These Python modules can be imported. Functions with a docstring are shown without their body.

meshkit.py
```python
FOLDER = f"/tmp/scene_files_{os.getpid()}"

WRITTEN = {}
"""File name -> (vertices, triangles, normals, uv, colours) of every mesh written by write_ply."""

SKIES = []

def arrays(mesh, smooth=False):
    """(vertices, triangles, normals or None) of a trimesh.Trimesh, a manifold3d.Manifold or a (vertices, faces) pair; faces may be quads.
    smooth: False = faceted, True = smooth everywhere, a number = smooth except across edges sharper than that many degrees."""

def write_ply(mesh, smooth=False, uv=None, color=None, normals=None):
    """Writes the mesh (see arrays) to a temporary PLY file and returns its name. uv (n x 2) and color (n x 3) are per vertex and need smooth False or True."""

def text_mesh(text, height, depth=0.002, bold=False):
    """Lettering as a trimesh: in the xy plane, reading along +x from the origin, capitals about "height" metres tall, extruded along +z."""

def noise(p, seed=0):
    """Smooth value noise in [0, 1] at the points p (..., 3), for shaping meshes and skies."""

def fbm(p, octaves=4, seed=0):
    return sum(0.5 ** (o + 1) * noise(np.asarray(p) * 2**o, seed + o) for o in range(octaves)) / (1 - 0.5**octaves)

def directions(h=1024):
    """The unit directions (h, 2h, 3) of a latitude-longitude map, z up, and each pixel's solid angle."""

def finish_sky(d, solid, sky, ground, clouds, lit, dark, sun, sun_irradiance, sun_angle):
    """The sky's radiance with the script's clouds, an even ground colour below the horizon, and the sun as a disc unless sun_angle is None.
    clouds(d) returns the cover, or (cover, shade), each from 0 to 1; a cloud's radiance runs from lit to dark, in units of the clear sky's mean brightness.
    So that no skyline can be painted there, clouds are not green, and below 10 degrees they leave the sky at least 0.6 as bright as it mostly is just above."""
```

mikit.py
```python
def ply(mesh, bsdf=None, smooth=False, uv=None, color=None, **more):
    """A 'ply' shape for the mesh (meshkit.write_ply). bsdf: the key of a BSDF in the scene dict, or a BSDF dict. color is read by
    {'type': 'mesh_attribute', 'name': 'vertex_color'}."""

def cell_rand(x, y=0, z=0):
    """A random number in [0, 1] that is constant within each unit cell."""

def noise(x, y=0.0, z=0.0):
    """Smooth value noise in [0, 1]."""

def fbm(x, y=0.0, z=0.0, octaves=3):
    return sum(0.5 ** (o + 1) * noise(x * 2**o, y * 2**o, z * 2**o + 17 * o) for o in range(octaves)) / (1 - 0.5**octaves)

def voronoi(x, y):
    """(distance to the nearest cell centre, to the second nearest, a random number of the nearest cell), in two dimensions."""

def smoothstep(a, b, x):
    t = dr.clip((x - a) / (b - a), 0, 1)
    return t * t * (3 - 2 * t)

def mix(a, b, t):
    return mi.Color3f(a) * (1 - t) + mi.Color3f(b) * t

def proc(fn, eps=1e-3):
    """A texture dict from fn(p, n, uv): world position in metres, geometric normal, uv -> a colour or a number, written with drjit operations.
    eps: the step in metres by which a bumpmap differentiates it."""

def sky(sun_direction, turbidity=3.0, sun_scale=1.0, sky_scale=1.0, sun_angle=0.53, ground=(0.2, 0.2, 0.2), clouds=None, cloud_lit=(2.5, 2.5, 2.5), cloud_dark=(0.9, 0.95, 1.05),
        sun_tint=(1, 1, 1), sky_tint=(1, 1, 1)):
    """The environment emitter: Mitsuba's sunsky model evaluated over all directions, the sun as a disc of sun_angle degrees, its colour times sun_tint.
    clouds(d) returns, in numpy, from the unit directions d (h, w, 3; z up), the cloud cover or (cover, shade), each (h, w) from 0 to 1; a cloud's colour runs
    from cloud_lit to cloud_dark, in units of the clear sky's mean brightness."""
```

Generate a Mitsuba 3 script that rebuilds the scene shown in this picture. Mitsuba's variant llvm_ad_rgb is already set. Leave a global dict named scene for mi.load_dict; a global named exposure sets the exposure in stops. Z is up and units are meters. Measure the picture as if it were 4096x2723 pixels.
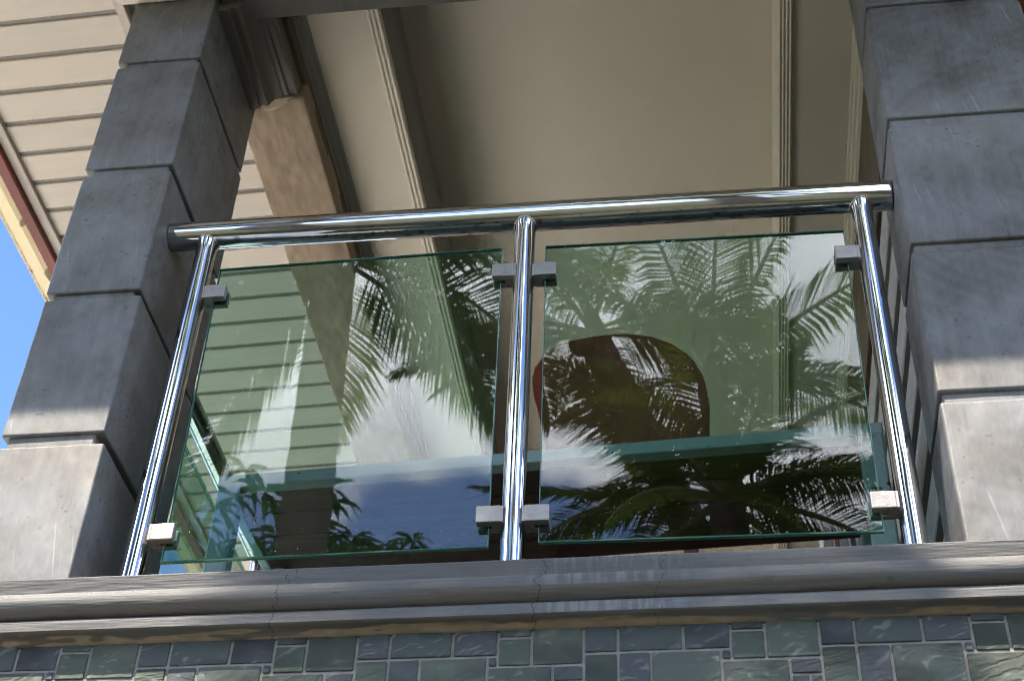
import math, numpy as np, trimesh, drjit as dr, mitsuba as mi, mikit
import meshkit
from mikit import noise, fbm, smoothstep, mix, cell_rand, voronoi
from scipy.spatial import ConvexHull
T = mi.ScalarTransform4f
scene, labels = {"type": "scene"}, {}

# ------------------------------------------------------------------ camera, sky, exposure
EYE, YAW, PITCH, ROLL = np.array([0.42388, -2.75074, -1.81071]), -0.16051, 0.71769, 0.04827
fw = np.array([math.sin(YAW) * math.cos(PITCH), math.cos(YAW) * math.cos(PITCH), math.sin(PITCH)])
r0 = np.array([math.cos(YAW), -math.sin(YAW), 0]); u0 = np.cross(r0, fw)
up = -r0 * math.sin(ROLL) + u0 * math.cos(ROLL)
scene["camera"] = {"type": "thinlens", "fov": 36.964, "fov_axis": "x", "near_clip": 0.05, "far_clip": 2000.0,
                   "aperture_radius": 0.0035, "focus_distance": 3.45,
                   "to_world": T().look_at(origin=EYE.tolist(), target=(EYE + fw).tolist(), up=up.tolist())}
SUN = (-0.16, -0.445, 0.89)


def clouds(d):
    q = d / np.maximum(d[..., 2:3] + 0.25, 0.05)
    n = meshkit.fbm(np.stack([q[..., 0] * 3.2 + 54.702, q[..., 1] * 3.2 + 0.656, q[..., 2] * 0], -1), 5, 11)
    c = np.clip((n - 0.476) / 0.10, 0, 1)
    s = np.clip((meshkit.fbm(np.stack([q[..., 0] * 4.2 + 9, q[..., 1] * 4.2, q[..., 2] * 0 + 4], -1), 4, 5) - 0.4) / 0.4, 0, 1)
    return c * c * (3 - 2 * c), s


scene["sky"] = mikit.sky(SUN, turbidity=2, clouds=clouds, sky_tint=(1.02, 1.03, 1.12), cloud_lit=(5.0, 5.3, 5.55), cloud_dark=(2.2, 2.4, 2.6), sun_scale=1.28, sun_tint=(0.965, 1.0, 1.05))
exposure = 3.2
GZ = -3.41                                                        # the street level; z = 0 is the balcony's post foot

# ------------------------------------------------------------------ helpers
used = {}


def numbered(key):
    n = used.get(key, -1) + 1
    used[key] = n
    return key if n == 0 else f"{key}_{n:03d}"


def thing(name, label, category, group=None, kind=None):
    key = numbered(name)
    labels[key] = {"label": label, "category": category}
    if group: labels[key]["group"] = group
    if kind: labels[key]["kind"] = kind
    return key


def put(parent, name, mesh, mat, smooth=False, label=None, kind=None, uv=None):
    key = numbered(parent + "__" + name) if name else parent
    scene[key] = mikit.ply(mesh, mat, smooth=smooth, uv=uv)
    if label or kind:
        labels.setdefault(key, {})
        if label: labels[key]["label"] = label
        if kind: labels[key]["kind"] = kind
    return key


def cbox(x0, x1, y0, y1, z0, z1, c=0.003):
    """A chamfered box, 24 corners."""
    p = []
    for ax in range(3):
        lo, hi = np.array([x0, y0, z0]) + c, np.array([x1, y1, z1]) - c
        lo[ax] -= c; hi[ax] += c
        p += [[(lo, hi)[a][0], (lo, hi)[b][1], (lo, hi)[d][2]] for a in (0, 1) for b in (0, 1) for d in (0, 1)]
    return trimesh.convex.convex_hull(np.array(p))


def rbox(x0, x1, y0, y1, z0, z1, r=0.01, step=0.03, amp=0.0, freq=6.0, seed=0, taper=None):
    """A box with round edges, gridded, its faces uneven by amp."""
    lo, hi = np.array([x0, y0, z0], float), np.array([x1, y1, z1], float)
    lines = []
    for k in range(3):
        n = max(1, int(round((hi[k] - lo[k] - 2 * r) / step)))
        e = r * np.array([0, 0.3, 0.65])
        lines.append(np.r_[lo[k] + e, np.linspace(lo[k] + r, hi[k] - r, n + 1), hi[k] - e[::-1]])
    V, F, at = [], [], 0
    for k in range(3):
        a, b = (k + 1) % 3, (k + 2) % 3
        A, B = np.meshgrid(lines[a], lines[b], indexing="ij")
        na, nb = A.shape
        i, j = np.meshgrid(np.arange(na - 1), np.arange(nb - 1), indexing="ij")
        q = np.stack([i * nb + j, (i + 1) * nb + j, (i + 1) * nb + j + 1, i * nb + j + 1], -1).reshape(-1, 4)
        for side in (0, 1):
            P = np.zeros((na * nb, 3)); P[:, a], P[:, b], P[:, k] = A.ravel(), B.ravel(), (lo, hi)[side][k]
            V.append(P); F.append((q if side else q[:, ::-1]) + at); at += na * nb
    P = np.vstack(V); F = np.vstack(F)
    Q = np.clip(P, lo + r, hi - r); D = P - Q
    D /= np.maximum(np.linalg.norm(D, axis=1, keepdims=True), 1e-9)
    P = Q + D * r
    if amp: P = P + D * ((meshkit.fbm(P * freq + seed * 3.7, 3, seed) - 0.5) * 2 * amp)[:, None]
    m = trimesh.Trimesh(P, np.vstack([F[:, [0, 1, 2]], F[:, [0, 2, 3]]]), process=False)
    m.merge_vertices(digits_vertex=6)
    return m


def prism(poly, axis, a0, a1, n=1, amp=0.0, seed=0):
    """A closed outline (list of two coordinates, the axes other than `axis` in order) swept along axis, with end caps."""
    poly = np.array(poly, float); m = len(poly)
    s = np.linspace(a0, a1, n + 1)
    V = np.zeros((n + 1, m, 3)); o = [k for k in range(3) if k != axis]
    V[..., o[0]], V[..., o[1]], V[..., axis] = poly[:, 0], poly[:, 1], s[:, None]
    V = V.reshape(-1, 3)
    if amp:
        w = np.stack([meshkit.fbm(V * [2.2, 9, 9] + seed + 40 * k, 3, seed + k) - 0.5 for k in range(2)], 1) * 2 * amp
        V[:, o] += w
    i, j = np.meshgrid(np.arange(n), np.arange(m), indexing="ij"); j2 = (j + 1) % m
    q = np.stack([i * m + j, i * m + j2, (i + 1) * m + j2, (i + 1) * m + j], -1).reshape(-1, 4)
    tri = [q[:, [0, 1, 2]], q[:, [0, 2, 3]]]
    from shapely.geometry import Polygon
    v2, f2 = trimesh.creation.triangulate_polygon(Polygon(poly), engine="earcut")
    from scipy.spatial import cKDTree
    idx = cKDTree(poly).query(v2)[1]; f2 = idx[f2]
    tri += [f2, f2[:, ::-1] + n * m]
    t = trimesh.Trimesh(V, np.vstack(tri), process=False)
    trimesh.repair.fix_normals(t)
    return t


def tube(pts, rad, sides=24, cap=True):
    p = np.asarray(pts, float); rad = np.broadcast_to(rad, (len(p),))
    t = np.gradient(p, axis=0); t /= np.linalg.norm(t, axis=1, keepdims=True)
    ref = np.array([0, 0, 1.0]) if abs(t[0, 2]) < 0.9 else np.array([1.0, 0, 0])
    a = np.cross(t, ref); a /= np.linalg.norm(a, axis=1, keepdims=True); b = np.cross(t, a)
    ang = np.arange(sides) * 2 * np.pi / sides
    v = (p[:, None] + rad[:, None, None] * (np.cos(ang)[None, :, None] * a[:, None] + np.sin(ang)[None, :, None] * b[:, None])).reshape(-1, 3)
    i, j = np.meshgrid(np.arange(len(p) - 1), np.arange(sides), indexing="ij")
    q = np.stack([i * sides + j, i * sides + (j + 1) % sides, (i + 1) * sides + (j + 1) % sides, (i + 1) * sides + j], -1).reshape(-1, 4)
    f = np.vstack([q[:, [0, 1, 2]], q[:, [0, 2, 3]]])
    if cap:
        v = np.vstack([v, p[:1], p[-1:]]); n = len(p) * sides; k = np.arange(sides); k2 = (k + 1) % sides; L = (len(p) - 1) * sides
        f = np.vstack([f, np.stack([k2, k, k * 0 + n], 1), np.stack([L + k, L + k2, k * 0 + n + 1], 1)])
    m = trimesh.Trimesh(v, f, process=False); trimesh.repair.fix_normals(m)
    return m


cat = trimesh.util.concatenate
proc = mikit.proc


def mat(name, color, rough=0.6, spec=0.4, bump=None, bscale=1.0, metallic=0.0, eps=1e-3, **kw):
    b = {"type": "principled", "base_color": proc(color) if callable(color) else {"type": "rgb", "value": list(color)},
         "roughness": proc(rough) if callable(rough) else rough, "metallic": metallic, "specular": spec, **kw}
    if bump: b = {"type": "bumpmap", "arbitrary": proc(bump, eps), "scale": bscale, "bsdf": b}
    scene[name] = {"type": "twosided", "bsdf": b}
    return name


# ------------------------------------------------------------------ materials
def streak(p, f=70.0, g=4.0, s=0.0):
    return noise(p.x * f + s, p.y * f, p.z * g + noise(p.x * 9, p.y * 9, p.z * 2) * 1.2)


def plaster_color(p, n, uv):
    big = fbm(p.x * 2.6 + 4, p.y * 2.6, p.z * 2.6, 4)
    cloud = fbm(p.x * 11 + 8, p.y * 11, p.z * 8, 3)
    st = streak(p) * 0.5 + streak(p, 190.0, 7.0, 5.0) * 0.5
    scr = smoothstep(0.86, 0.97, noise(p.x * 120 + p.z * 22 + 3, p.y * 120 + 7, p.z * 3.2)) * smoothstep(0.5, 0.66, cloud)
    swirl = noise(dr.sqrt(dr.square(p.x - 1.3) + dr.square(p.z - 1.0) + dr.square(p.y)) * 60, p.x * 3, p.z * 3)
    v = 0.108 + 0.095 * (big - 0.5) + 0.085 * (cloud - 0.5) + 0.028 * (st - 0.5) + 0.025 * (swirl - 0.5) + 0.06 * scr + 0.022 * (noise(p.x * 55, p.y * 55, p.z * 40) - 0.5) + 0.018 * (noise(p.x * 170, p.y * 170, p.z * 60) - 0.5)
    pit = smoothstep(0.80, 0.84, noise(p.x * 95, p.y * 95, p.z * 95)) * smoothstep(0.55, 0.65, noise(p.x * 7 + 3, p.y * 7, p.z * 7))
    v = dr.clip(v * (1 - 0.35 * pit), 0.03, 0.5)
    return mix((0.985, 0.99, 0.985), (0.945, 0.99, 1.06), smoothstep(0.35, 0.7, cloud)) * v


def plaster_bump(p, n, uv):
    return fbm(p.x * 16, p.y * 16, p.z * 9, 3) * 0.0035 + streak(p, 110.0, 6.0) * 0.0003 + noise(p.x * 300, p.y * 300, p.z * 300) * 0.0002


mat("pillar_plaster", plaster_color, 0.5, 0.45, plaster_bump, 1.0)


def crack(p, x0, s):
    w = (noise(p.z * 60 + s, p.y * 60 + s) - 0.5) * 0.022 + (noise(p.z * 260 + s, p.y * 260) - 0.5) * 0.006
    return 1 - smoothstep(0.0004, 0.0010, dr.abs(p.x - x0 - w - (p.z + 0.1) * 0.1))


def ledge_color(p, n, uv):
    big = fbm(p.x * 2.2 + 1, p.y * 5, p.z * 14, 4)
    st = noise(p.x * 5 + noise(p.x * 20, p.z * 60) * 0.8, p.y * 150, p.z * 230) * 0.5 + noise(p.x * 14, p.y * 260 + 9, p.z * 420) * 0.5
    v = 0.098 + 0.06 * (big - 0.5) + 0.040 * (st - 0.5)
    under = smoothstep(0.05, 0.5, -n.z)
    chalk = smoothstep(0.03, 0.12, p.x) * (1 - smoothstep(0.30, 0.42, p.x)) * smoothstep(0.42, 0.75, noise(p.x * 150, 2.0, p.z * 14) * 0.5 + noise(p.x * 330, p.y * 30, p.z * 40) * 0.25 + fbm(p.x * 14, p.y * 20, p.z * 25) * 0.3) * (1 - under)
    v = v + 0.05 * chalk
    c = mix((0.985, 0.99, 0.985), (0.94, 0.985, 1.06), big) * v
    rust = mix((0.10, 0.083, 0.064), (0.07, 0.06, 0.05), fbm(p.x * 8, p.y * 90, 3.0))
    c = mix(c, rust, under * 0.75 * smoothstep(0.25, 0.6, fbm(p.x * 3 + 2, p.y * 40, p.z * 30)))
    bare = smoothstep(-0.1275, -0.096, p.y) + (noise(p.x * 9 + 2, p.y * 80) - 0.5) * 1.3 + (noise(p.x * 32, p.y * 120) - 0.5) * 0.6
    bare = smoothstep(0.55, 0.75, bare) * smoothstep(0.212, 0.2155, -p.z)
    c = mix(c, mix((0.25, 0.20, 0.14), (0.17, 0.14, 0.10), noise(p.x * 40, p.y * 100)), bare)
    dent = smoothstep(0.83, 0.88, noise(p.x * 30, p.y * 70, p.z * 130)) * 0.15
    k = dr.maximum(dr.maximum(crack(p, -0.452, 1.0), crack(p, 0.085, 7.0)), crack(p, 0.33, 13.0) * 0.7)
    return c * (1 - 0.85 * k) * (1 - dent)


def ledge_bump(p, n, uv):
    return fbm(p.x * 12, p.y * 60, p.z * 90, 3) * 0.0017 + noise(p.x * 30, p.y * 200, p.z * 320) * 0.0006


mat("ledge_plaster", ledge_color, 0.66, 0.3, ledge_bump, 1.0)
mat("raw_concrete", lambda p, n, uv: mix((0.32, 0.26, 0.195), (0.18, 0.142, 0.107), fbm(p.x * 11, p.y * 5, p.z * 11, 5)) * (0.75 + 0.3 * noise(p.x * 60, p.y * 24, p.z * 60) + 0.2 * noise(p.x * 160, p.y * 30 + p.x * 40, p.z * 160)), 0.85, 0.2,
    lambda p, n, uv: fbm(p.x * 18, p.y * 14, p.z * 18, 4) * 0.006, 1.0)
mat("dark_plaster", lambda p, n, uv: mi.Color3f(0.105, 0.10, 0.098) * (0.65 + 0.5 * fbm(p.x * 9, p.y * 4, p.z * 9, 4) + 0.2 * noise(p.x * 120, p.y * 8, p.z * 120)), 0.6, 0.35,
    lambda p, n, uv: fbm(p.x * 30, p.y * 12, p.z * 30) * 0.002, 1.0)
mat("shade_grey", lambda p, n, uv: mi.Color3f(0.205, 0.20, 0.195) * (0.8 + 0.4 * fbm(p.x * 12, p.y * 3, p.z * 12, 3)), 0.6, 0.3)  # grey that paints shade onto the tray riser and the beam moulding
mat("brown_plaster", lambda p, n, uv: mi.Color3f(0.115, 0.092, 0.07) * (0.65 + 0.7 * fbm(p.x * 7, p.y * 7, p.z * 7, 4)), 0.75, 0.25,
    lambda p, n, uv: fbm(p.x * 25, p.y * 12, p.z * 25) * 0.003, 1.0)
mat("fresh_break", (0.45, 0.38, 0.29), 0.9, 0.2)
mat("ceiling_paint", lambda p, n, uv: mi.Color3f(0.535, 0.49, 0.415) * (0.97 + 0.06 * fbm(p.x * 2, p.y * 2, p.z * 2)), 0.62, 0.3)
mat("moulding_paint", lambda p, n, uv: mi.Color3f(0.55, 0.51, 0.43) * (0.9 + 0.2 * noise(p.x * 5, p.y * 3, p.z * 5)), 0.5, 0.35)
mat("wall_paint", lambda p, n, uv: mi.Color3f(0.50, 0.42, 0.32) * (0.95 + 0.1 * fbm(p.x * 2, p.y * 2, p.z * 2)), 0.7, 0.3)
mat("slat_paint", lambda p, n, uv: mi.Color3f(0.38, 0.37, 0.355) * (0.9 + 0.2 * noise(p.x * 30, p.y * 3, p.z * 30)), 0.5, 0.35)
mat("slat_gap", (0.055, 0.05, 0.042), 0.8, 0.2)
for i, t in enumerate(((1.0, 1.0, 1.0), (0.975, 0.975, 0.97), (1.02, 1.015, 1.0))):
    mat(f"soffit_board_{i}", lambda p, n, uv, t=t: mi.Color3f(0.425 * t[0], 0.39 * t[1], 0.345 * t[2]) * (0.95 + 0.06 * noise(p.x * 4, p.y * 20) + 0.05 * noise(p.x * 2, p.y * 90)), 0.45, 0.4)
mat("soffit_joint", (0.19, 0.18, 0.17), 0.7, 0.3)
mat("metal_trim", lambda p, n, uv: mi.Color3f(0.33, 0.30, 0.265) * (0.85 + 0.3 * noise(p.x * 30, p.y * 8)), 0.45, 0.4)
mat("red_board", lambda p, n, uv: mix((0.17, 0.035, 0.028), (0.08, 0.02, 0.02), fbm(p.x * 12, p.y * 5, p.z * 9)), 0.45, 0.4)
scene["gutter_plastic"] = {"type": "principledthin", "base_color": proc(lambda p, n, uv: mix((0.50, 0.435, 0.345), (0.47, 0.44, 0.30), fbm(p.x * 4, p.y * 4, p.z * 4)) * (1 - 0.6 * smoothstep(0.70, 0.82, noise(p.x * 32, p.y * 32, p.z * 32)) * smoothstep(0.5, 0.6, noise(p.x * 6, p.y * 6 + 4)))),
                           "roughness": 0.5, "diff_trans": 0.42}
mat("roof_sheet", (0.16, 0.05, 0.04), 0.6, 0.3)

# stainless steel: long fine polishing lines, a little tarnish underneath
scene["chrome"] = {"type": "twosided", "bsdf": {"type": "principled", "metallic": 1.0, "specular": 0.6,
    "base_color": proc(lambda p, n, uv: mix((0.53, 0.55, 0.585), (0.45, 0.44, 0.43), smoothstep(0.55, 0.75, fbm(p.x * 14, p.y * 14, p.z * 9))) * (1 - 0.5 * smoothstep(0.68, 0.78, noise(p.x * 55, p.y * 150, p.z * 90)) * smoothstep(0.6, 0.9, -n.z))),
    "roughness": proc(lambda p, n, uv: 0.03 + 0.05 * smoothstep(0.4, 0.8, fbm(p.x * 9, p.y * 40, p.z * 9)))}}
scene["satin_steel"] = {"type": "twosided", "bsdf": {"type": "bumpmap", "arbitrary": proc(lambda p, n, uv: noise(p.x * 60, p.y * 60, p.z * 500) * 0.00025), "scale": 1.0, "bsdf": {"type": "principled", "metallic": 0.85, "specular": 0.5,
    "base_color": proc(lambda p, n, uv: mix((0.33, 0.32, 0.315), (0.20, 0.165, 0.13), smoothstep(0.40, 0.85, noise(p.x * 200, p.y * 90, p.z * 900) * 0.55 + fbm(p.x * 45, p.y * 45, p.z * 45) * 0.40))),
    "roughness": 0.42}}}
scene["weld_steel"] = {"type": "twosided", "bsdf": {"type": "principled", "metallic": 1.0, "base_color": {"type": "rgb", "value": [0.42, 0.37, 0.31]}, "roughness": 0.3}}
scene["pane_glass"] = {"type": "thindielectric", "int_ior": 1.64, "specular_transmittance": {"type": "rgb", "value": [0.385, 0.585, 0.545]}}
mat("glass_edge", lambda p, n, uv: mix((0.03, 0.13, 0.105), (0.17, 0.33, 0.28), smoothstep(0.45, 0.75, noise(p.x * 18, p.y * 900, p.z * 18))), 0.15, 0.8)
mat("etched_white", (0.55, 0.60, 0.58), 0.8, 0.2)

mat("table_paint", lambda p, n, uv: mix(mix((0.30, 0.385, 0.40), (0.26, 0.345, 0.365), fbm(p.x * 4, p.y * 4, p.z * 4)), (0.03, 0.03, 0.03),
    smoothstep(0.66, 0.69, noise(p.x * 46, p.y * 46, p.z * 75) * 0.5 + fbm(p.x * 14, p.y * 14, p.z * 30) * 0.5) * smoothstep(0.60, 0.70, noise(p.x * 7, 3.0, p.z * 12) + 0.25 * smoothstep(0.735, 0.75, p.z))), 0.35, 0.5,
    lambda p, n, uv: noise(p.x * 90, p.y * 90, p.z * 90) * 0.0006, 1.0)
mat("dark_wood", lambda p, n, uv: mix((0.060, 0.030, 0.022), (0.030, 0.017, 0.014), noise(p.x * 3, p.y * 70, p.z * 70)), 0.6, 0.3)
mat("red_wood", lambda p, n, uv: mix((0.20, 0.052, 0.025), (0.11, 0.028, 0.015), fbm(p.x * 22, p.y * 22, p.z * 3, 3)), 0.35, 0.5)
mat("floor_tile", lambda p, n, uv: mi.Color3f(0.11, 0.095, 0.08) * (0.85 + 0.3 * fbm(p.x * 4, p.y * 4)), 0.5, 0.4)
mat("grout", lambda p, n, uv: mi.Color3f(0.19, 0.183, 0.172) * (0.8 + 0.4 * noise(p.x * 50, p.y * 50, p.z * 50)), 0.85, 0.2)


def slate(base, vein, s):
    def c(p, n, uv):
        w = fbm(p.x * 9 + s, p.z * 14 + s, p.y, 4)
        a = noise((p.x + p.z * 0.7) * 34 + w * 9 + s, (p.z - p.x * 0.35) * 150 + w * 16)
        k = 0.8 * smoothstep(0.62, 0.9, a) * smoothstep(0.36, 0.62, fbm(p.x * 26 + s, p.z * 26, 2.0))
        return mix(mix(base, vein, k), mi.Color3f(base) * 0.55, smoothstep(0.45, 0.75, w))

    def b(p, n, uv):
        w = fbm(p.x * 9 + s, p.z * 14 + s, p.y, 4)
        return w * 0.010 + noise((p.x + p.z * 0.7) * 24 + w * 7 + s, (p.z - p.x * 0.35) * 150 + w * 16) * 0.0030 + noise(p.x * 150, p.z * 150) * 0.0004
    return c, b


for nm, base, vein, s in (("slate_green", (0.058, 0.074, 0.063), (0.16, 0.175, 0.155), 1.0), ("slate_blue", (0.055, 0.062, 0.069), (0.15, 0.15, 0.155), 5.0),
                          ("slate_teal", (0.052, 0.065, 0.065), (0.13, 0.15, 0.14), 9.0), ("slate_pale", (0.072, 0.087, 0.076), (0.17, 0.185, 0.165), 13.0)):
    c_, b_ = slate(base, vein, s)
    mat(nm, c_, 0.72, 0.28, b_, 0.55)

# ------------------------------------------------------------------ ground
g = thing("ground", "dark trodden earth and short grass in front of the house", "ground", kind="structure")
gm = trimesh.creation.box([400, 400, 0.1]); gm.apply_translation([0, 0, GZ - 0.05])
mat("lawn", lambda p, n, uv: mix((0.030, 0.036, 0.018), (0.045, 0.042, 0.03), fbm(p.x * 0.8, p.y * 0.8, 0.0, 4)) * (0.8 + 0.4 * noise(p.x * 30, p.y * 30)), 0.9, 0.2)
put(g, None, gm, "lawn")
dw = thing("reflector", "pale concrete driveway added left of the house to bounce light onto the ceiling", "reflector", kind="structure")  # unseen pale ground, added to bounce light in from the left
mat("reflector_concrete", lambda p, n, uv: mix((0.56, 0.545, 0.52), (0.46, 0.445, 0.42), fbm(p.x * 0.9, p.y * 0.9, 0.0, 4)) * (0.92 + 0.16 * noise(p.x * 25, p.y * 25)), 0.85, 0.2)
put(dw, None, cbox(-10.5, -1.75, -2.4, 16.0, GZ, GZ + 0.06, 0.01), "reflector_concrete")
fl = thing("balcony_floor", "concrete slab floor of the balcony behind the ledge", "floor", kind="structure")
put(fl, None, cbox(-1.19, 1.30, -0.085, 4.3, -0.22, -0.068, 0.004), "floor_tile")

# ------------------------------------------------------------------ pillars of rusticated blocks
ZL = [(-0.10, 0.294), (0.327, 0.758), (0.780, 1.2165), (1.243, 1.679), (1.702, 2.06)]
XL0 = [-1.197, -1.2005, -1.205, -1.2085, -1.213]; XL1 = [-0.9415, -0.949, -0.9555, -0.9585, -0.962]
pl = thing("pillar", "grey plastered pillar of stacked blocks at the left end of the railing, its lower blocks in sun", "pillar", "pillars beside the railing")
put(pl, "core", cbox(-1.187, -0.973, -0.0895, 0.346, -0.09, 2.10, 0.004), "pillar_plaster")
for k, (z0, z1) in enumerate(ZL):
    put(pl, "block", rbox(XL0[k], XL1[k], -0.10, 0.36, z0, z1, 0.006, 0.026, 0.0026, 7.0, 3 + k), "pillar_plaster", 50)
ZR = [(-0.10, 0.2885), (0.315, 0.7395), (0.766, 1.179), (1.2125, 1.655), (1.682, 2.12)]
pr = thing("pillar", "grey plastered pillar of stacked blocks at the right end of the railing, wider than the other pillar", "pillar", "pillars beside the railing")
put(pr, "core", cbox(0.940, 1.328, -0.0895, 0.119, -0.09, 2.16, 0.004), "pillar_plaster")
for k, (z0, z1) in enumerate(ZR):
    put(pr, "block", rbox(0.9295, 1.339, -0.10, 0.13, z0, z1, 0.008, 0.026, 0.0026, 7.0, 23 + k), "pillar_plaster", 50)

# ------------------------------------------------------------------ ledge with mouldings
arc = [(-0.108 - 0.040 * math.sin(a), -0.155 + 0.0335 * math.cos(a)) for a in np.linspace(0.05, math.pi - 0.05, 15)]
prof = [(0.06, -0.070), (-0.098, -0.0685), (-0.1022, -0.073), (-0.1000, -0.0872), (-0.1120, -0.0897), (-0.1065, -0.1200)] + arc + [(-0.118, -0.1885), (-0.1285, -0.191), (-0.131, -0.1945), (-0.131, -0.2165), (-0.1275, -0.2195), (-0.106, -0.222), (-0.094, -0.2285), (-0.084, -0.2305), (0.06, -0.2305)]
# refine straight runs so that the unevenness shows
pp = []
for a, b in zip(prof, prof[1:] + prof[:1]):
    n = 1 if math.dist(a, b) > 0.1 else max(1, int(math.dist(a, b) / 0.006))
    pp += [tuple(np.array(a) + (np.array(b) - a) * k / n) for k in range(n)]
le = thing("balcony_ledge", "weathered grey plaster ledge with a half round moulding under the glass railing", "ledge")
put(le, None, prism(pp, 0, -1.262, 1.75, 190, 0.0011, 5), "ledge_plaster", 35)

# ------------------------------------------------------------------ wall of slate look tiles
TW = 0.4587
PIECES = [(0, .128, 0, .058, "slate_teal"), (0, .064, .058, .16, "slate_blue"), (.064, .200, .058, .16, "slate_pale"), (.128, .220, 0, .058, "slate_blue"), (.200, .220, .058, .082, "slate_blue"),
          (.220, .287, 0, .018, "slate_teal"), (.220, .287, .018, .082, "slate_green"), (.287, .391, 0, .082, "slate_pale"), (.391, .4587, 0, .058, "slate_blue"), (.391, .4587, .058, .16, "slate_green"),
          (.200, .330, .082, .16, "slate_green"), (.330, .391, .082, .118, "slate_blue"), (.330, .366, .118, .16, "slate_teal"), (.366, .391, .118, .16, "slate_blue")]
tw = thing("tiled_wall", "wall faced with green and blue slate pieces below the ledge", "wall")
put(tw, "grout_bed", cbox(-1.25, 1.75, -0.0862, 0.06, GZ, -0.2310, 0.002), "grout")
G, ZT = 0.0031, -0.2285
rng = np.random.default_rng(4)
rest = {}
PATS = {}
for row in range(20):
    for col in range(-2, 5):
        for (a, b, c, d, m) in PIECES:
            sh = 0 if row == 0 else (row * 0.17) % TW
            x0, x1 = -0.684 + (col * TW) + a - sh + G, -0.684 + col * TW + b - sh - G
            z1, z0 = ZT - c - row * 0.16 - (G if c or row else 0), ZT - d - row * 0.16 + G
            if x1 < -1.24 or x0 > 1.74: continue
            x0, x1 = max(x0, -1.245), min(x1, 1.745)
            if z0 < GZ + 0.03: continue
            if row == 0:
                q = rbox(x0, x1, -0.0895 + rng.uniform(-.0012, .0008), -0.080, z0, z1, 0.0024, 0.011, 0.0011, 40, int(rng.integers(1000)))
                put(tw, "slate_piece", q, m, 45)
            else:
                rest.setdefault(m, []).append(cbox(x0, x1, -0.0895, -0.080, z0, z1, 0.002))
for m, l in rest.items(): put(tw, "lower_slate_" + m.split("_")[1], cat(l), m, kind="stuff")

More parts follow.
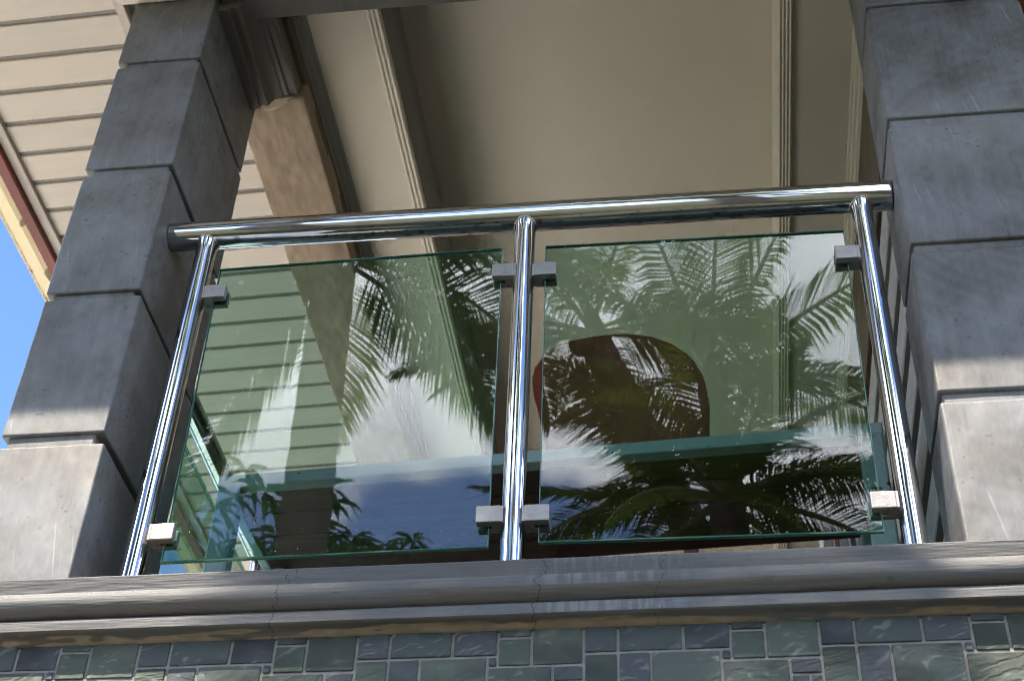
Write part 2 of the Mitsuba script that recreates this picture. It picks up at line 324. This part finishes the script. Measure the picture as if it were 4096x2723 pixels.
# ------------------------------------------------------------------ beams, cornice, ceiling
mo = thing("cornice_moulding", "dark moulded plaster cornice along the inner top of the left pillar, broken off at its far end", "cornice")
cp = [(-0.962, 1.956), (-0.930, 1.956), (-0.926, 1.968), (-0.914, 1.970), (-0.910, 1.962), (-0.902, 1.962), (-0.898, 1.975), (-0.893, 1.979)]
cp += [(-0.893 + 0.040 * (1 - math.cos(a)), 1.979 + 0.022 * math.sin(a)) for a in np.linspace(0.2, 1.4, 6)] + [(-0.855, 2.006), (-0.842, 2.004), (-0.836, 2.012), (-0.822, 2.013), (-0.8125, 2.006), (-0.806, 2.010), (-0.806, 2.2), (-0.962, 2.2)]
put(mo, "profile", prism(cp, 1, -0.07, 0.315, 26, 0.0018, 3), "dark_plaster", 30)
br = trimesh.convex.convex_hull(np.array([[x, y, z] for x, y, z in ((-0.95, .31, 1.985), (-0.925, .345, 1.98), (-0.90, .352, 1.986), (-0.865, .34, 1.99), (-0.835, .318, 2.0), (-0.812, .318, 2.004), (-0.95, .31, 2.06), (-.81, .335, 2.06), (-0.88, .37, 2.03))]))
put(mo, "broken_end", br, "fresh_break", label="pale freshly broken end")
put(mo, "nail", cat([tube([(-0.812, 0.02, 2.03), (-0.752, 0.035, 2.045)], 0.004, 8), tube([(-0.7535, 0.0346, 2.0446), (-0.7495, 0.0356, 2.0456)], 0.007, 8)]), "slat_gap", label="bent nail sticking out")
li = thing("lintel_beam", "dark plastered beam across the top of the balcony opening", "beam")
put(li, None, rbox(-0.955, 0.93, -0.13, 0.004, 1.997, 2.32, 0.006, 0.05, 0.0025, 6, 8), "dark_plaster", 40)
be = thing("concrete_beam", "rough brown concrete beam running back from the left pillar under the ceiling", "beam")
put(be, "underside", rbox(-1.022, -0.790, 0.318, 4.25, 1.998, 2.09, 0.010, 0.05, 0.006, 5, 2), "raw_concrete", 40)
put(be, "side_face", cbox(-1.018, -0.7885, 0.06, 4.25, 2.06, 2.34, 0.004), "brown_plaster")


def fluted(x0, x1, zb, zt, drop, n):
    """A moulding profile in (x, z): n round flutes across its underside."""
    pts = [(x0, zt)]
    for k in range(n):
        a, b = x0 + (x1 - x0) * k / n, x0 + (x1 - x0) * (k + 1) / n
        pts += [(a + (b - a) * t, zb - drop * math.sin(math.pi * t) ** 0.6) for t in (0.04, 0.2, 0.5, 0.8, 0.96)]
    return pts + [(x1, zt)]


ZS, ZC = 2.130, 2.39
ce = thing("ceiling", "beige painted tray ceiling of the balcony with fluted mouldings", "ceiling")
put(ce, "tray_panel", cbox(-0.60, 0.83, 0.0, 4.25, ZC, ZC + 0.05, 0.002), "ceiling_paint")
put(ce, "border_strip", cbox(-0.7865, -0.5125, 0.006, 4.25, ZS, ZC - 0.002, 0.002), "ceiling_paint", label="narrow lower border strip on the left")
put(ce, "border_strip", cbox(0.7295, 1.03, 0.006, 4.25, ZS, ZC - 0.002, 0.002), "ceiling_paint", label="narrow lower border strip on the right")
put(ce, "tray_riser", cbox(-0.5122, -0.5050, 0.007, 4.249, ZS + 0.004, ZC - 0.0025, 0.001), "shade_grey", label="riser of the tray beside the left border strip, its shade painted in grey")  # dark grey stands in for the shade on this step
put(ce, "moulding", prism(fluted(-0.553, -0.508, ZS - 0.012, ZS + 0.006, 0.007, 3), 1, 0.008, 4.25), "moulding_paint", 50)
put(ce, "moulding", prism(fluted(0.7285, 0.774, ZS - 0.012, ZS + 0.006, 0.007, 4), 1, 0.008, 4.25), "moulding_paint", 50)
put(ce, "moulding", prism([(-0.792, 2.10), (-0.783, 2.10), (-0.781, 2.108), (-0.774, 2.110), (-0.766, 2.114), (-0.760, 2.122), (-0.752, 2.123), (-0.746, 2.131), (-0.792, 2.135)], 1, 0.008, 4.25), "shade_grey", 30, label="moulding along the beam, its shade painted in grey")  # shade of the beam put into the colour of this crown
put(ce, "moulding", prism([(0.962, 2.131), (0.964, 2.122), (0.972, 2.120), (0.976, 2.112), (0.984, 2.110), (0.988, 2.100), (0.999, 2.096), (0.999, 2.135)], 1, 0.13, 4.25), "moulding_paint", 30)
bw = thing("back_wall", "beige rear wall of the balcony room behind the table", "wall")
put(bw, None, cbox(-1.2, 1.3, 4.22, 4.36, -0.07, 2.4, 0.002), "wall_paint")
sw = thing("slatted_wall", "side wall of pale horizontal slats with dark gaps behind the right pillar", "wall")
put(sw, "backing", cbox(1.03, 1.08, 0.12, 4.22, -0.068, 2.3, 0.002), "slat_gap")
put(sw, "header", cbox(0.999, 1.032, 0.12, 4.22, 1.675, 2.1, 0.003), "brown_plaster")
for k in range(8):
    z = 1.465 - 0.203 * k
    put(sw, "slat", cbox(1.000, 1.032, 0.12, 4.22, z, z + 0.118, 0.004), "slat_paint")

# ------------------------------------------------------------------ eave: soffit boards, trims, gutter, roof
ev = thing("roof_eave", "overhanging eave with beige soffit boards, dark red fascia and pale gutter", "roof eave")
sk = lambda m: m.apply_transform(np.array([[1, 0, 0, 0], [0, 1, 0, 0], [0.035, 0, 1, 0.035 * 1.84], [0, 0, 0, 1.0]]))
ZE = 2.04
for k in range(-5, 33):
    y0, y1 = -0.026 + 0.1326 * (k - 1) + 0.009, -0.026 + 0.1326 * k - 0.009
    m_ = f"soffit_board_{k % 3}"
    put(ev, "soffit_board", sk(cbox(-1.838, 2.6 if y1 < -0.1 else (-1.285 if y1 < 0.36 else -1.021), y0, y1, ZE, ZE + 0.012, 0.003)), m_)
put(ev, "soffit_joint", sk(cbox(-1.85, -1.0195, -0.80, 4.4, ZE + 0.007, ZE + 0.022, 0.002)), "soffit_joint")
put(ev, "inner_trim", cbox(-1.300, -1.268, -0.16, 0.36, 2.018, 2.05, 0.003), "metal_trim")
put(ev, "pillar_cap", cbox(-1.268, 1.6, -0.21, -0.1005, 1.982, 2.02, 0.004), "soffit_board_0")
put(ev, "edge_trim", cat([cbox(-1.850, -1.834, -0.80, 4.4, 2.022, 2.075, 0.002), cbox(-1.878, -1.850, -0.80, 4.4, 2.034, 2.085, 0.002)]), "metal_trim")
put(ev, "fascia", cat([cbox(-1.921, -1.8785, -0.80, 4.4, 2.012, 2.44, 0.004), cbox(-1.921, 2.6, -0.835, -0.8005, 2.012, 2.44, 0.004)]), "red_board", label="dark red fascia board")


def gutter(a, b, along):
    """An open half-box gutter of thin plastic from a (inner edge) outwards."""
    prof = [(0.0, 2.16), (0.004, 2.045), (0.022, 2.02), (0.062, 2.008), (0.078, 2.02), (0.084, 2.06), (0.088, 2.13), (0.080, 2.135)]
    s = np.linspace(*along, 40)
    V = np.array([[(a - u, t, z) if b == "x" else (t, a - u, z) for u, z in prof] for t in s]).reshape(-1, 3)
    n, m = len(s), len(prof)
    i, j = np.meshgrid(np.arange(n - 1), np.arange(m - 1), indexing="ij")
    q = np.stack([i * m + j, i * m + j + 1, (i + 1) * m + j + 1, (i + 1) * m + j], -1).reshape(-1, 4)
    return trimesh.Trimesh(V, np.vstack([q[:, [0, 1, 2]], q[:, [0, 2, 3]]]), process=False)


put(ev, "gutter", gutter(-1.922, "x", (-0.86, 4.4)), "gutter_plastic", 30, label="pale stained plastic gutter along the side")
put(ev, "gutter", gutter(-0.836, "y", (-1.96, 2.6)), "gutter_plastic", 30, label="pale plastic gutter along the front")
rf = np.array([[-1.92, -0.835, 2.445], [2.6, -0.835, 2.445], [2.6, 4.4, 2.445], [-1.92, 4.4, 2.445], [-1.0, 0.2, 2.9], [2.6, 0.2, 2.9], [2.6, 4.4, 2.9], [-1.0, 4.4, 2.9]])
put(ev, "roof", trimesh.convex.convex_hull(rf), "roof_sheet")

# ------------------------------------------------------------------ railings
ry = lambda x: 1.0555 + (1.0335 - 1.0555) * (x + 0.95) / 1.87 - 0.012 * (1 - ((x + 0.016) / 0.934) ** 2) * 0


def railing(label, group):
    return thing("balcony_railing", label, "railing", group)


def clampm(x, z, side):
    """A square clamp: a body over the pane, side = +1 when the post is to its right, and a short stem into the post."""
    w, h = 0.054, 0.0435
    x0, x1 = (x - w / 2, x + w / 2)
    body = rbox(x0, x1, -0.026, -0.0062, z - h / 2, z + h / 2, 0.0028, 0.02)
    back = rbox(x0, x1, 0.0062, 0.022, z - h / 2, z + h / 2, 0.0028, 0.02)
    s0, s1 = (x + 0.006, x1 + 0.006) if side > 0 else (x0 - 0.006, x - 0.006)
    stem = rbox(s0, s1, -0.0245, 0.020, z - h / 2 + 0.0005, z + h / 2 - 0.0005, 0.002, 0.02)
    return cat([body, back, stem])


def pane(parent, c, name="glass_panel", axis=1):
    """c: corners TL, TR, BR, BL in (s, z); the sheet stands at 0 on `axis`, its 10 mm ground edge is a sub-part."""
    c = np.array(c, float)
    def P(s, z, d):
        return [s, d, z] if axis == 1 else [d - 1.10, s, z]
    key = put(parent, name, trimesh.Trimesh(np.array([P(s, z, 0.0) for s, z in c]), np.array([[0, 3, 2], [0, 2, 1]]), process=False), "pane_glass")
    ctr = c.mean(0); cut = c + (ctr - c) / np.linalg.norm(ctr - c, axis=1, keepdims=True) * 0.0018
    V, F = [], []
    cut2 = c + (ctr - c) / np.linalg.norm(ctr - c, axis=1, keepdims=True) * 0.003
    rings = [(cut2, -0.0055), (c, -0.0040), (c, 0.0055), (cut, 0.0062)]
    for ring, d in rings: V += [P(s, z, d) for s, z in ring]
    for k in range(len(rings) - 1):
        for i in range(4):
            j = (i + 1) % 4
            F += [[k * 4 + i, k * 4 + j, k * 4 + 4 + j], [k * 4 + i, k * 4 + 4 + j, k * 4 + 4 + i]]
    put(key, "edge", trimesh.Trimesh(np.array(V), np.array(F), process=False), "glass_edge")
    return key


ra = railing("polished steel railing with two tinted glass panels standing on the front ledge", "balcony railings")
xs = np.linspace(-0.953, 0.925, 60)
sag = 0.004 * np.cos((xs - 0.0) * 1.6)
put(ra, "handrail", tube(np.stack([xs, xs * 0, 1.0455 - 0.0118 * xs / 0.94 + 0 * sag], 1), 0.0385, 64), "chrome", 40)
for x, top in ((-0.85, 1.03), (0.0, 1.02), (0.848, 1.01)):
    zz = np.r_[np.linspace(-0.069, top - 0.045, 12), top - 0.03, top - 0.015, top]
    rr = np.r_[np.full(12, 0.0262), 0.0265, 0.0275, 0.0295]
    po = put(ra, "post", tube(np.stack([zz * 0 + x, zz * 0, zz], 1), rr, 48), "chrome", 40)
    ang = np.linspace(0, 2 * np.pi, 33)
    hz = 1.0455 - 0.0118 * x / 0.94
    ring = np.stack([x + 0.0285 * np.cos(ang), 0.0285 * np.sin(ang), hz - np.sqrt(np.maximum(0.0385 ** 2 - (0.0285 * np.sin(ang)) ** 2, 0)) - 0.0005], 1)
    put(po, "weld", tube(ring, 0.0028 + 0.0006 * np.sin(ang * 9), 8, False), "weld_steel", 60)
g1 = pane(ra, [(-0.800, 0.9255), (-0.0565, 0.9350), (-0.0515, 0.0280), (-0.786, 0.0240)])
g2 = pane(ra, [(0.0535, 0.9315), (0.7975, 0.9205), (0.7875, 0.0260), (0.0575, 0.0348)])


def strokes(lines, w=0.0011):
    return cat([trimesh.creation.box([math.dist(a, b), 0.0003, w], np.array([[(b[0] - a[0]) / math.dist(a, b), 0, -(b[1] - a[1]) / math.dist(a, b), (a[0] + b[0]) / 2], [0, 1, 0, -0.0058], [(b[1] - a[1]) / math.dist(a, b), 0, (b[0] - a[0]) / math.dist(a, b), (a[1] + b[1]) / 2], [0, 0, 0, 1.0]])) for a, b in lines])


def hash7(x, z, last):
    l = [((x, z), (x + .004, z + .016)), ((x + .006, z), (x + .010, z + .016)), ((x - .002, z + .0055), (x + .012, z + .0065)), ((x - .001, z + .0105), (x + .013, z + .0115))]
    if last == "7": l += [((x + .026, z + .014), (x + .038, z + .015)), ((x + .038, z + .015), (x + .030, z)), ((x + .029, z + .007), (x + .038, z + .008))]
    else: l += [((x + .036, z + .014), (x + .028, z + .013)), ((x + .028, z + .013), (x + .026, z + .006)), ((x + .026, z + .006), (x + .030, z)), ((x + .030, z), (x + .037, z + .002))]
    return strokes(l)


def stamp(x, z):
    a = np.linspace(0, 2 * np.pi, 17); r = 0.0075
    l = [((x + r * math.cos(p), z + r * math.sin(p)), (x + r * math.cos(q), z + r * math.sin(q))) for p, q in zip(a, a[1:])]
    for s in (0.0062, 0.0034):
        d = [(x + s, z), (x, z + s * .75), (x - s, z), (x, z - s * .75), (x + s, z)]
        l += list(zip(d, d[1:]))
    return strokes(l, 0.0006)


put(g1, "scribble", hash7(-0.470, 0.902, "7"), "etched_white", label="white handwritten mark # 7")
put(g1, "stamp", stamp(-0.733, 0.868), "etched_white", label="small round etched stamp")
put(g2, "scribble", hash7(0.345, 0.905, "C"), "etched_white", label="white handwritten mark # C")
put(g2, "stamp", stamp(0.128, 0.868), "etched_white", label="small round etched stamp")
for g_, (xa, xb) in ((g1, (-0.77, -0.07)), (g2, (0.07, 0.78))):
    rd = np.random.default_rng(31 + int(xa > 0)); dots = []
    for _ in range(130):
        x, z, r_ = rd.uniform(xa, xb), 0.04 + 0.87 * rd.uniform() ** 1.5, 0.00035 + 0.0008 * rd.uniform() ** 3
        a_ = np.arange(6) * math.pi / 3
        v_ = np.c_[x + r_ * np.cos(a_), a_ * 0 - 0.0004, z + r_ * np.sin(a_)]
        dots.append(trimesh.Trimesh(v_, [[0, i, i + 1] for i in range(1, 5)], process=False))
    put(g_, "dust_spots", cat(dots), "etched_white", kind="stuff")
for x, z, s in ((-0.791, 0.828, -1), (-0.789, 0.0925, -1), (-0.0500, 0.838, 1), (0.0570, 0.834, -1), (-0.0520, 0.101, 1), (0.0550, 0.0995, -1), (0.7925, 0.825, 1), (0.7925, 0.0930, 1)):
    put(ra, "clamp", clampm(x, z, s), "satin_steel", 40)

rb = railing("polished steel side railing with a glass panel seen through the left front panel", "balcony railings")
put(rb, "handrail", tube([(-1.10, 0.34, 1.035), (-1.10, 1.4, 1.035), (-1.10, 2.9, 1.035)], 0.033, 48), "chrome", 40)
for y in (0.46, 1.50, 2.80):
    put(rb, "post", tube([(-1.10, y, -0.068), (-1.10, y, 0.5), (-1.10, y, 1.02)], 0.0255, 36), "chrome", 40)
pane(rb, [(0.52, 0.903), (1.44, 0.900), (1.44, 0.03), (0.52, 0.03)], axis=0)
pane(rb, [(1.56, 0.903), (2.74, 0.900), (2.74, 0.03), (1.56, 0.03)], axis=0)

# ------------------------------------------------------------------ table, chair, books on the balcony
R3 = T().translate([-0.955, 0.652, 0]).rotate([0, 0, 1], -3.1)
RM = np.array(R3.matrix, float)
ta = thing("table", "grey painted steel frame table with chipped apron and dark wooden top behind the glass", "table")
W_, D_ = 1.855, 0.50
tb = lambda *a, c=0.004: cbox(*a, c).apply_transform(RM)
put(ta, "apron", cat([tb(0.0, W_, 0.0, 0.03, 0.705, 0.748), tb(0.07, W_ - 0.07, -0.007, 0.034, 0.7005, 0.709, c=0.002), tb(0.0, 0.03, 0.031, D_ - 0.03, 0.705, 0.748), tb(W_ - 0.03, W_, 0.031, D_ - 0.03, 0.705, 0.748)]), "table_paint")
for x in (0.002, W_ - 0.068):
    for y in (0.0015, D_ - 0.07):
        put(ta, "leg", tb(x, x + 0.066, y, y + 0.05, -0.068, 0.7475, c=0.006), "table_paint")
for k in range(4):
    y0 = 0.036 + k * (D_ - 0.04) / 4
    put(ta, "plank", tb(0.031, W_ - 0.031, y0, y0 + (D_ - 0.04) / 4 - 0.004, 0.708 + 0.0006 * k, 0.735, c=0.002), "dark_wood")

ch = thing("chair", "tall red brown wooden chair with a rounded back standing behind the table", "chair")
out = [(-0.088, 1.203), (-0.104, 1.29), (-0.124, 1.377), (-0.130, 1.442), (-0.122, 1.49), (-0.100, 1.532), (-0.06, 1.572), (-0.01, 1.600), (0.08, 1.617), (0.18, 1.620), (0.27, 1.600), (0.34, 1.5595), (0.385, 1.515), (0.4085, 1.4784), (0.432, 1.42), (0.4396, 1.3835), (0.449, 1.292), (0.442, 1.17), (0.43, 1.02), (0.40, 0.90), (-0.02, 0.90), (-0.05, 1.02)]
from shapely.geometry import Polygon
po_ = Polygon(out)
rg = [np.array(po_.buffer(-d, join_style=1).simplify(0.002).exterior.coords)[:-1] for d in (0.012, 0.0)]


def slab(poly, y0, y1, b=0.012):
    P = Polygon(poly); inner = P.buffer(-b).buffer(0)
    m = trimesh.creation.extrude_polygon(P, y1 - y0 - 2 * b, engine="earcut"); m.apply_translation([0, 0, b])
    m2 = trimesh.creation.extrude_polygon(inner, y1 - y0, engine="earcut")
    m = cat([m, m2])
    m.apply_transform(np.array([[1, 0, 0, 0], [0, 0, 1, y0], [0, 1, 0, 0], [0, 0, 0, 1.0]])); m.invert()
    return m


put(ch, "backrest", slab(out, 1.115, 1.165), "red_wood")
put(ch, "seat", rbox(-0.10, 0.43, 1.13, 1.60, 0.40, 0.45, 0.015, 0.1), "red_wood", 40)
for x in (-0.06, 0.345):
    put(ch, "leg", cbox(x, x + 0.045, 1.118, 1.163, -0.068, 0.91, 0.005), "red_wood")
    put(ch, "leg", cbox(x, x + 0.045, 1.54, 1.585, -0.068, 0.402, 0.005), "red_wood")

bc = thing("bookcase", "low dark bookcase by the slatted wall holding upright books", "bookcase")
put(bc, "top_board", cbox(0.70, 0.995, 2.12, 3.0, 1.28, 1.31, 0.003), "dark_wood")
put(bc, "side_panel", cbox(0.70, 0.995, 2.12, 2.15, -0.068, 1.279, 0.003), "dark_wood")
put(bc, "side_panel", cbox(0.70, 0.995, 2.97, 3.0, -0.068, 1.279, 0.003), "dark_wood")
put(bc, "back_panel", cbox(0.97, 0.994, 2.151, 2.969, -0.068, 1.279, 0.002), "dark_wood")
bcol = [("book_grey", (0.40, 0.42, 0.41)), ("book_white", (0.66, 0.66, 0.68)), ("book_orange", (0.50, 0.13, 0.05)), ("book_slate", (0.33, 0.37, 0.37)), ("book_dark", (0.10, 0.09, 0.085))]
for nm, c in bcol: mat(nm, c, 0.5, 0.4)
bx = 0.845
for w, ci, lab in ((.006, 1, "thin white book leaning at the left end of the row"), (.026, 0, "thick grey book second from the left in the row"), (.008, 1, "thin white book third from the left in the row"), (.010, 2, "orange book in the row on the bookcase"), (.032, 3, "thick slate grey book right of the orange book"), (.008, 1, "thin white book fourth from the right in the row"), (.014, 4, "dark book between two pale books"), (.010, 1, "thin white book right of the dark book"), (.016, 0, "grey book at the right end of the row")):
    b = thing("book", lab, "book", "books on the bookcase")
    m = cbox(bx, bx + w, 2.17, 2.34, 1.311, 1.311 + 0.25, 0.001)
    put(b, None, m, bcol[ci][0]); bx += w + 0.0025

# ------------------------------------------------------------------ palms and mango tree in the yard, mirrored in the glass, and one palm added for shade
scene["palm_leaf"] = {"type": "principledthin", "base_color": proc(lambda p, n, uv: mix((0.055, 0.125, 0.022), (0.13, 0.17, 0.035), noise(p.x * 1.3, p.y * 1.3, p.z * 1.3))), "roughness": 0.2, "diff_trans": 0.55, "eta": 1.5}
scene["mango_leaf"] = {"type": "principledthin", "base_color": proc(lambda p, n, uv: mix((0.03, 0.085, 0.02), (0.06, 0.115, 0.03), noise(p.x * 3, p.y * 3, p.z * 3))), "roughness": 0.3, "diff_trans": 0.4}
mat("palm_rachis", (0.16, 0.17, 0.05), 0.5, 0.4)
mat("palm_bark", lambda p, n, uv: mix((0.16, 0.13, 0.10), (0.085, 0.07, 0.055), fbm(p.x * 5, p.y * 5, p.z * 14)) * (0.75 + 0.5 * noise(p.z * 14, p.x * 2, p.y * 2)), 0.85, 0.2)
mat("coconut_husk", (0.09, 0.10, 0.03), 0.5, 0.4)


def frond(base, az, el, L, droop, rg):
    n = 22; s = np.linspace(0, 1, n)
    e = el - droop * s ** 1.25
    a = az + 0.25 * rg.uniform(-1, 1) * s
    d = np.stack([np.cos(e) * np.cos(a), np.cos(e) * np.sin(a), np.sin(e)], 1)
    p = base + np.vstack([[0, 0, 0], np.cumsum((d[1:] + d[:-1]) / 2 * L / (n - 1), 0)])
    rach = tube(p, 0.022 * (1 - s) ** 0.8 + 0.004, 6)
    V, F = [], []
    tw = rg.uniform(-0.5, 0.5)
    for side in (-1, 1):
        for t in np.linspace(0.14, 0.995, 60):
            t += rg.uniform(-.004, .004); t = min(t, 0.999)
            k = t * (n - 1); i = min(int(k), n - 2); f = k - i
            c = p[i] * (1 - f) + p[i + 1] * f; dd = d[i] * (1 - f) + d[i + 1] * f
            sd = np.cross(dd, [0, 0, 1]); sd /= max(np.linalg.norm(sd), 1e-6); upv = np.cross(sd, dd)
            sd = sd * math.cos(tw) + upv * math.sin(tw)
            l = L * (0.25 * math.sin(math.pi * min(1, 0.2 + 0.8 * t) ** 0.9) + 0.05) * rg.uniform(.85, 1.1)
            fwd = 0.35 + 0.75 * t
            q = sd * side + dd * fwd + upv * 0.12; q /= np.linalg.norm(q)
            w = 0.021 * L / 3 * rg.uniform(.8, 1.15)
            g0 = rg.uniform(.3, .8)
            m1 = c + q * l * .5 + [0, 0, -l * .08 * g0]
            m2 = c + q * l * .88 + [0, 0, -l * .45 * g0]
            wv = np.cross(q, upv * 0.8 + sd * side * 0.3 + rg.normal(0, .15, 3)); wv /= np.linalg.norm(wv)
            o = len(V)
            V += [c - wv * w * .4, c + wv * w * .4, m1 - wv * w, m1 + wv * w, m2]
            F += [[o, o + 1, o + 3], [o, o + 3, o + 2], [o + 2, o + 3, o + 4]]
    return rach, trimesh.Trimesh(np.array(V), np.array(F), process=False)


def palm(label, foot, crown, bend, L, nf, seed, r=(0.20, 0.125), az0=0.0, gap=None, fall=1.6, extra=(), nuts=2):
    rg = np.random.default_rng(seed)
    k = thing("coconut_palm", label, "palm tree", "palms standing in the yard")
    foot, crown = np.array(foot, float), np.array(crown, float)
    s = np.linspace(0, 1, 60)[:, None]
    p = foot * (1 - s) + crown * s + np.array(bend) * (np.sin(s * np.pi))
    rad = r[0] + (r[1] - r[0]) * s[:, 0] ** 0.6 + 0.006 * np.sin(s[:, 0] * 160) + 0.10 * np.exp(-s[:, 0] * 18)
    put(k, "trunk", tube(p, rad, 20), "palm_bark", 50)
    for i in range(nf):
        az = az0 + i * 2.39996 + rg.uniform(-.15, .15)
        q = (i + 0.5) / nf
        el = 1.35 - fall * q + rg.uniform(-.12, .12)
        if gap and gap[0] < az % (2 * math.pi) < gap[1] and el < 0.9: continue      # fronds left out in this sector to let sun reach the facade
        ra_, lf = frond(crown + [0, 0, 0.05], az, el, L * rg.uniform(.85, 1.08) * (0.8 + 0.2 * math.sin(math.pi * q)), rg.uniform(.75, 1.25), rg)
        fk = put(k, "frond", lf, "palm_leaf")
        put(fk, "rachis", ra_, "palm_rachis", 40)
    for az, el, L2, dr_ in extra:
        ra_, lf = frond(crown + [0, 0, 0.05], az, el, L2, dr_, rg)
        fk = put(k, "frond", lf, "palm_leaf")
        put(fk, "rachis", ra_, "palm_rachis", 40)
    for i in range(nuts):
        a = i * 2.1 + seed; c = trimesh.creation.icosphere(2, 0.09); c.apply_scale([1, 1, 1.25]); c.apply_translation(crown + [0.2 * math.cos(a), 0.2 * math.sin(a), -0.22 - 0.06 * (i % 2)])
        put(k, "coconut", c, "coconut_husk", True)


palm("coconut palm with a straight trunk mirrored in the left glass panel", (-2.36, -5.85, GZ), (-2.42, -5.8, 6.7), (0.06, 0, 0), 2.6, 12, 1, (0.25, 0.165), 0.3, (0.9, 2.2),
     extra=[(0.05, 0.35, 2.9, 2.0), (-0.25, 0.0, 2.5, 1.5), (3.1, 0.15, 2.7, 1.7), (3.5, 0.4, 2.5, 1.9), (2.8, -0.3, 2.2, 1.1), (3.0, -0.4, 2.7, 1.0), (3.35, -0.1, 2.9, 1.8), (3.2, -0.75, 2.3, 0.7), (2.5, -0.5, 2.2, 0.9), (0.15, -0.5, 2.4, 1.0), (2.9, -0.9, 2.8, 0.55), (3.4, -1.0, 2.9, 0.4), (3.14, -0.55, 3.1, 0.6)])
palm("leaning coconut palm with a dark curved trunk mirrored in the right glass panel", (1.9, -6.9, GZ), (-0.42, -6.5, 6.35), (0.5, 0, 0), 1.6, 5, 2, (0.19, 0.135), 1.0, None, 0.9,
     extra=[(3.14, 0.15, 1.7, 0.7), (2.9, -0.3, 1.5, 0.6), (0.1, 0.1, 1.8, 0.8), (0.3, -0.35, 1.6, 0.5), (3.3, 0.55, 1.6, 0.8), (-1.3, -0.1, 1.4, 0.8)])
palm("coconut palm with a dense upright crown mirrored at the top of the right glass panel", (0.75, -5.6, GZ), (0.50, -5.5, 4.95), (0.1, 0, 0), 1.9, 0, 3, (0.15, 0.10), 2.1,
     extra=[(3.14, 1.0, 2.1, 0.55), (2.4, 1.25, 1.9, 0.3), (1.2, 1.4, 1.9, 0.2), (0.4, 1.15, 2.0, 0.25), (0.0, 0.75, 2.0, 0.3), (-0.5, 0.35, 1.8, 0.6), (0.25, -0.1, 1.7, 0.7), (-1.6, 0.9, 1.6, 0.5), (4.0, 0.7, 1.5, 0.7)], nuts=0)
palm("short young coconut palm mirrored low in the right glass panel", (0.62, -4.95, GZ), (0.52, -4.8, 3.45), (0.05, 0, 0), 1.5, 24, 4, (0.16, 0.09), 0.8, None, 1.9,
     extra=[(3.14, 0.12, 1.5, 0.15), (0.0, 0.45, 1.5, 1.0)], nuts=0)
palm("tall curved coconut palm added out of view to shade the ledge, leaning in from the left", (-4.7, -4.5, GZ), (-1.20, -4.2, 8.0), (-1.2, 0, 0), 1.3, 16, 5, (0.2, 0.13), 0.4, (5.4, 6.28), 1.9)  # unseen palm, put in to throw shade on the middle of the ledge

mg = thing("mango_tree", "mango tree with drooping dark leaves mirrored low in the left glass panel", "tree")
rg = np.random.default_rng(9)
mc = np.array([-3.3, -9.0, 5.4])
trunk = [tube([(-3.6, -9.3, GZ), (-3.5, -9.2, 0), (-3.35, -9.05, 2.6), (-3.3, -9.0, 4.2)], [0.24, 0.2, 0.16, 0.1], 12)]
V, F = [], []
for k in range(85):
    th, ph = rg.uniform(0, 2 * math.pi), math.acos(rg.uniform(-0.5, 1))
    R_ = rg.uniform(.6, 1) * np.array([2.0, 1.8, 1.25])
    tip = mc + [0, 0, -.6] + R_ * [math.sin(ph) * math.cos(th), math.sin(ph) * math.sin(th), math.cos(ph)]
    st = np.array([-3.3, -9.0, 3.6 + rg.uniform(0, .6)])
    trunk.append(tube([st, (st + tip) / 2 + [0, 0, .15], tip], [0.045, 0.025, 0.01], 5))
    for w_ in range(3):                                              # whorls of long drooping leaves at the twig ends
        c0 = tip + rg.normal(0, .22, 3)
        for j in range(11):
            a = j * 2.4 + rg.uniform(-.3, .3); dn = rg.uniform(-.5, .5)
            q = np.array([math.cos(a) * math.cos(dn), math.sin(a) * math.cos(dn), math.sin(dn)])
            wv = np.cross(q, [0, 0, 1]) + rg.normal(0, .15, 3); wv /= np.linalg.norm(wv)
            l, w = rg.uniform(.22, .36), rg.uniform(.024, .034); o = len(V)
            m1, m2, e = c0 + q * l * .35 + [0, 0, .01], c0 + q * l * .7 - [0, 0, l * .12], c0 + q * l * .95 - [0, 0, l * .42]
            V += [c0, m1 - wv * w, m1 + wv * w, m2 - wv * w * .8, m2 + wv * w * .8, e]
            F += [[o, o + 1, o + 2], [o + 1, o + 3, o + 2], [o + 2, o + 3, o + 4], [o + 3, o + 5, o + 4]]
put(mg, "trunk", cat(trunk), "palm_bark", 40)
put(mg, "crown", trimesh.Trimesh(np.array(V), np.array(F), process=False), "mango_leaf")
